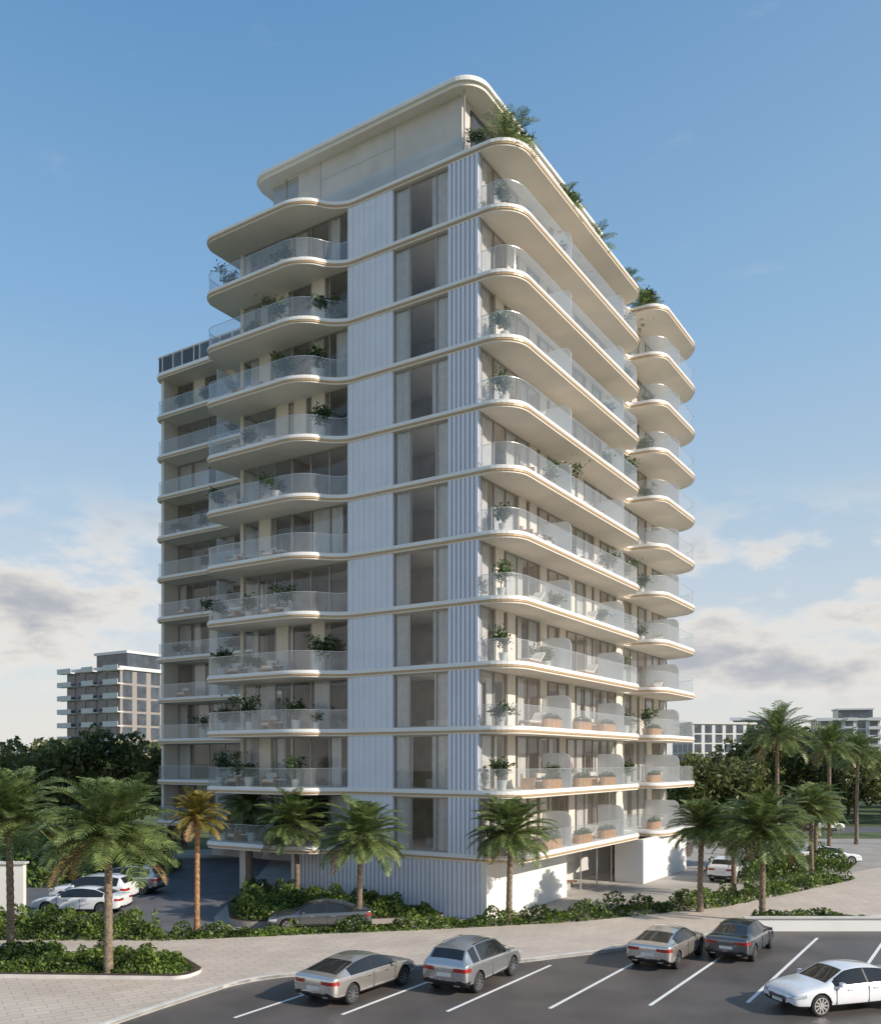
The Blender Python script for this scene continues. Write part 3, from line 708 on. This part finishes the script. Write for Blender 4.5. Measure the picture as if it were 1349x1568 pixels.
    for p in body.polygons:
        x, y, z = p.center; ay = abs(y); m = p.material_index
        if m == 1:
            if abs(p.normal.y) < .55:
                t = (z-1.0)/.42; lim = (.70-.13*max(0, min(1, t))) if not suv else (.70-.10*max(0, min(1, (z-1.1)/.5)))
                if ay > lim-.03: p.material_index = 0
            else:
                if abs(x+.33) < .045: p.material_index = 2
                if not suv and x < -1.52+ (-.1 if kind == 'coupe' else 0): p.material_index = 0
                if suv and (x < -1.78 or abs(x+1.25) < .04): p.material_index = 0
                if x > .98: p.material_index = 0
        elif m == 0:
            if suv:
                if x < -2.0 and .84 < z < .98 and ay > .38 : p.material_index = 3
                if x < xr+.3 and .34 < z < .52: p.material_index = 2
                if x > 1.98 and .76 < z < .90 and ay > .48: p.material_index = 4
                if x > xf-.2 and .50 < z < .74 and ay < .46: p.material_index = 2
                if x > xf-.3 and z < .44: p.material_index = 2
                if z < .36: p.material_index = 2
            else:
                if x < -2.16 and .775 < z < .90 and ay > .34: p.material_index = 3
                if x < xr+.2 and z < .44 and ay < .80: p.material_index = 2
                zl = .655-.10*(x-2.1)
                if x > 2.0 and zl-.055 < z < zl+.06 and ay > .47: p.material_index = 4
                if x > xf-.15 and .40 < z < .585 and ay < .42: p.material_index = 2
                if x > xf-.25 and z < .37 and ay < .78: p.material_index = 2
                if z < .28: p.material_index = 2
    m = MB(); m.box(-1.95, 1.95, -.60, .60, .22, .74, 'dark')
    nn = 28
    def ringv(x, y, r): return [(x+r*math.cos(6.2832*i/nn), y, wr+r*math.sin(6.2832*i/nn)) for i in range(nn)]
    for x in xw:
        for sy in (1, -1):
            y0, y1 = sy*.70, sy*.915
            vs = ringv(x, y0, wr)+ringv(x, y1-sy*.02, wr)+ringv(x, y1, wr-.025)
            m.add(vs, [(i, (i+1) % nn, (i+1) % nn+nn, i+nn) for i in range(nn)]+[(nn+i, nn+(i+1) % nn, (i+1) % nn+2*nn, i+2*nn) for i in range(nn)]+[tuple(range(nn)), tuple(range(2*nn, 3*nn))], 'tyre')
            r = wr*.76; ye = y1+sy*.003; m.add(ringv(x, ye, r), [tuple(range(nn))], 'dark'); ye2 = y1+sy*.012
            for q in range(10):
                a = 6.2832*q/10; c_, s_ = math.cos(a), math.sin(a); w = .026
                yq = ye2+sy*.0004*q
                m.add([(x-w*s_, yq, wr+w*c_), (x+w*s_, yq, wr-w*c_), (x+r*c_+w*s_*.8, yq, wr+r*s_-w*c_*.8), (x+r*c_-w*s_*.8, yq, wr+r*s_+w*c_*.8)], [(0, 1, 2, 3)], 'rim')
            m.add(ringv(x, ye2+sy*.006, r)+ringv(x, ye2+sy*.006, r*.9), [(i, (i+1) % nn, (i+1) % nn+nn, i+nn) for i in range(nn)], 'rim')
            m.add(ringv(x, ye2+sy*.008, .06), [tuple(range(nn))], 'rim')
    wheels = m.mesh('wheels'); d = MB()
    for sy in (1, -1):
        zb_ = 1.04 if suv else .93
        ys = sorted((sy*.93, sy*1.09)); d.box(.70, .84, ys[0], ys[1], zb_, zb_+.12, paint); ys = sorted((sy*.84, sy*.929)); d.box(.74, .80, ys[0], ys[1], zb_+.005, zb_+.045, 'dark')
        ys = sorted((sy*.93, sy*.965)); zh = .86 if suv else .79
        for xx in (-.72, .28): d.box(xx, xx+.2, ys[0], ys[1], zh, zh+.022, 'chrome')
        for xx in (-.33, .92): ys = sorted((sy*.90, sy*.949)); d.box(xx-.006, xx+.006, ys[0], ys[1], .36, .86, 'dark')
        ys = sorted((sy*.42, sy*.62)); d.box(xr-.01, xr+.1, ys[0], ys[1], .36, .40, 'chrome')
    zp = .66 if suv else .58
    d.box(xr-.015, xr+.1, -.26, .26, zp, zp+.12, 'plate'); d.box(xf-.1, xf+.012, -.24, .24, .38, .48, 'plate')
    for zz in ((.56, .63, .70) if suv else (.50, .55)): d.box(xf-.1, xf+.008, -.40, .40, zz, zz+.012, 'chrome')
    if suv:
        for sy in (1, -1): ys = sorted((sy*.57, sy*.60)); d.box(-1.3, .1, ys[0], ys[1], 1.58, 1.655, 'chrome')
    return body, wheels, d.mesh('trim')
def car(name, loc, heading, paint, kind='sedan'):
    key = (paint, kind)
    if key not in CARC: CARC[key] = car_parts(paint, kind)
    e = empty(name, loc, heading)
    for nm, me in zip(('body', 'wheels', 'trim'), CARC[key]): link(bpy.data.objects.new(nm, me), e)
    return e
hd = math.atan2(.841, .541)
car('parked_car', (-2.9, 31.3, .004), hd, 'p_silver', 'coupe')
car('parked_car', (1.25, 32.7, .004), hd+R(3), 'p_grey', 'suv')
car('parked_car', (9.35, 36.3, .004), hd, 'p_silver', 'coupe')
car('parked_car', (12.8, 37.6, .004), hd, 'p_dark', 'sedan')
car('moving_car', (13.3, 29.4, .004), math.atan2(-.28, -.96), 'p_white', 'sedan')
car('parked_car', (-19.2, 47.3, .012), R(176), 'p_white', 'sedan')
car('parked_car', (-19.8, 50.5, .012), R(174), 'p_white', 'suv')
car('parked_car', (-19.4, 54.5, .012), R(176), 'p_grey', 'suv')
car('parked_car', (-5.8, 42.55, .012), R(188), 'p_dark', 'sedan')
car('parked_car', (30.4, 69.5, .012), R(0), 'p_white', 'sedan')
car('parked_car', (19.8, 60.5, .012), hd, 'p_white', 'suv')
car('moving_car', (44.5, 103, .012), R(10), 'p_white', 'sedan')

# ------------------------------------------------------------------ sky, sun, camera
w = bpy.data.worlds.new('World'); scene.world = w; w.use_nodes = True
nt = w.node_tree; N = nt.nodes; L = nt.links; bgN = N['Background']
sd = Vector((.853, -.43, 0)).normalized(); EL = R(29)
sky = N.new('ShaderNodeTexSky'); sky.sky_type = 'NISHITA'; sky.sun_disc = False; sky.sun_elevation = EL; sky.sun_rotation = math.atan2(sd.x, sd.y)
sky.air_density = 1.0; sky.dust_density = 1.2; sky.ozone_density = 1.5
tc = N.new('ShaderNodeTexCoord'); sep = N.new('ShaderNodeSeparateXYZ'); L.new(tc.outputs['Generated'], sep.inputs[0])
def mr(a, b, c, d_, src, smooth=True):
    x = N.new('ShaderNodeMapRange'); x.interpolation_type = 'SMOOTHSTEP' if smooth else 'LINEAR'
    for i, v in enumerate((a, b, c, d_)): x.inputs[i+1].default_value = v
    L.new(src, x.inputs[0]); return x.outputs[0]
def mth(op, a, b):
    x = N.new('ShaderNodeMath'); x.operation = op
    for i, v in enumerate((a, b)):
        if isinstance(v, (int, float)): x.inputs[i].default_value = v
        else: L.new(v, x.inputs[i])
    return x.outputs[0]
def mixc(f, a, b):
    x = N.new('ShaderNodeMix'); x.data_type = 'RGBA'
    for i, v in ((0, f), (6, a), (7, b)):
        if isinstance(v, tuple): x.inputs[i].default_value = v
        elif isinstance(v, float): x.inputs[i].default_value = v
        else: L.new(v, x.inputs[i])
    return x.outputs[2]
# hazy air layer added over the physical sky
rp_ = N.new('ShaderNodeValToRGB'); els = rp_.color_ramp.elements
SC = 6.0
stops = [(0.0, (5.2, 5.1, 4.9)), (.12, (4.6, 4.8, 5.0)), (.26, (3.0, 4.0, 5.0)), (.43, (1.7, 3.1, 4.8)), (.65, (.85, 2.1, 3.9)), (1.0, (.6, 1.6, 3.2))]
els[0].position = 0; els[0].color = tuple(c/SC for c in stops[0][1])+(1,)
els[1].position = 1; els[1].color = tuple(c/SC for c in stops[-1][1])+(1,)
for p, c in stops[1:-1]:
    e = els.new(p); e.color = tuple(v/SC for v in c)+(1,)
L.new(sep.outputs[2], rp_.inputs[0])
vs = N.new('ShaderNodeVectorMath'); vs.operation = 'SCALE'; L.new(rp_.outputs[0], vs.inputs[0]); vs.inputs['Scale'].default_value = SC
base = mixc(.85, sky.outputs[0], vs.outputs[0])
base = mixc(mr(-.3, .8, 0, .22, sep.outputs[0]), base, (3.4, 4.3, 5.0, 1))
mp = N.new('ShaderNodeMapping'); mp.inputs['Scale'].default_value = (1, 1, 2.4); mp.inputs['Location'].default_value = (2.3, 1.1, .4)
L.new(tc.outputs['Generated'], mp.inputs[0])
n1 = N.new('ShaderNodeTexNoise'); n1.inputs['Scale'].default_value = 4.2; n1.inputs['Detail'].default_value = 10; n1.inputs['Roughness'].default_value = .58
L.new(mp.outputs[0], n1.inputs['Vector'])
band = mth('MULTIPLY', mr(.02, .09, .2, 1, sep.outputs[2]), mr(.19, .30, 1, 0, sep.outputs[2]))
cl_ = mth('MULTIPLY', mr(.42, .53, 0, .96, n1.outputs['Fac']), band)
ccol = mixc(mr(.46, .64, 0, 1, n1.outputs['Fac']), (5.8, 5.5, 5.1, 1), (2.9, 3.05, 3.4, 1))
col = mixc(cl_, base, ccol)
mp2 = N.new('ShaderNodeMapping'); mp2.inputs['Scale'].default_value = (2.0, 2.0, 6); L.new(tc.outputs['Generated'], mp2.inputs[0])
n2 = N.new('ShaderNodeTexNoise'); n2.inputs['Scale'].default_value = 3.1; n2.inputs['Detail'].default_value = 8; n2.inputs['Roughness'].default_value = .6; L.new(mp2.outputs[0], n2.inputs['Vector'])
col = mixc(mr(.62, .85, 0, .35, n2.outputs['Fac']), col, (4.6, 4.7, 4.9, 1))
col = mixc(mr(-.02, .12, .7, 0, sep.outputs[2]), col, (5.3, 5.2, 5.0, 1))
L.new(col, bgN.inputs['Color']); bgN.inputs['Strength'].default_value = 0.15
sl_ = bpy.data.lights.new('sun', 'SUN'); sl_.energy = 5.0; sl_.angle = R(.53); sl_.color = (1, .90, .77)
so = bpy.data.objects.new('sun', sl_); link(so)
sv = Vector((sd.x*math.cos(EL), sd.y*math.cos(EL), math.sin(EL))); so.rotation_euler = sv.to_track_quat('Z', 'Y').to_euler(); so.location = (60, -40, 60)

cam = bpy.data.cameras.new('camera'); co = bpy.data.objects.new('camera', cam); link(co)
co.location = (0, 0, 8.17); co.rotation_euler = (R(90), 0, 0)
cam.sensor_fit = 'HORIZONTAL'; cam.sensor_width = 36; cam.lens = 36.1; cam.shift_y = .2824; cam.clip_end = 12000
scene.camera = co
scene.view_settings.view_transform = 'Standard'; scene.view_settings.look = 'None'; scene.view_settings.exposure = 0
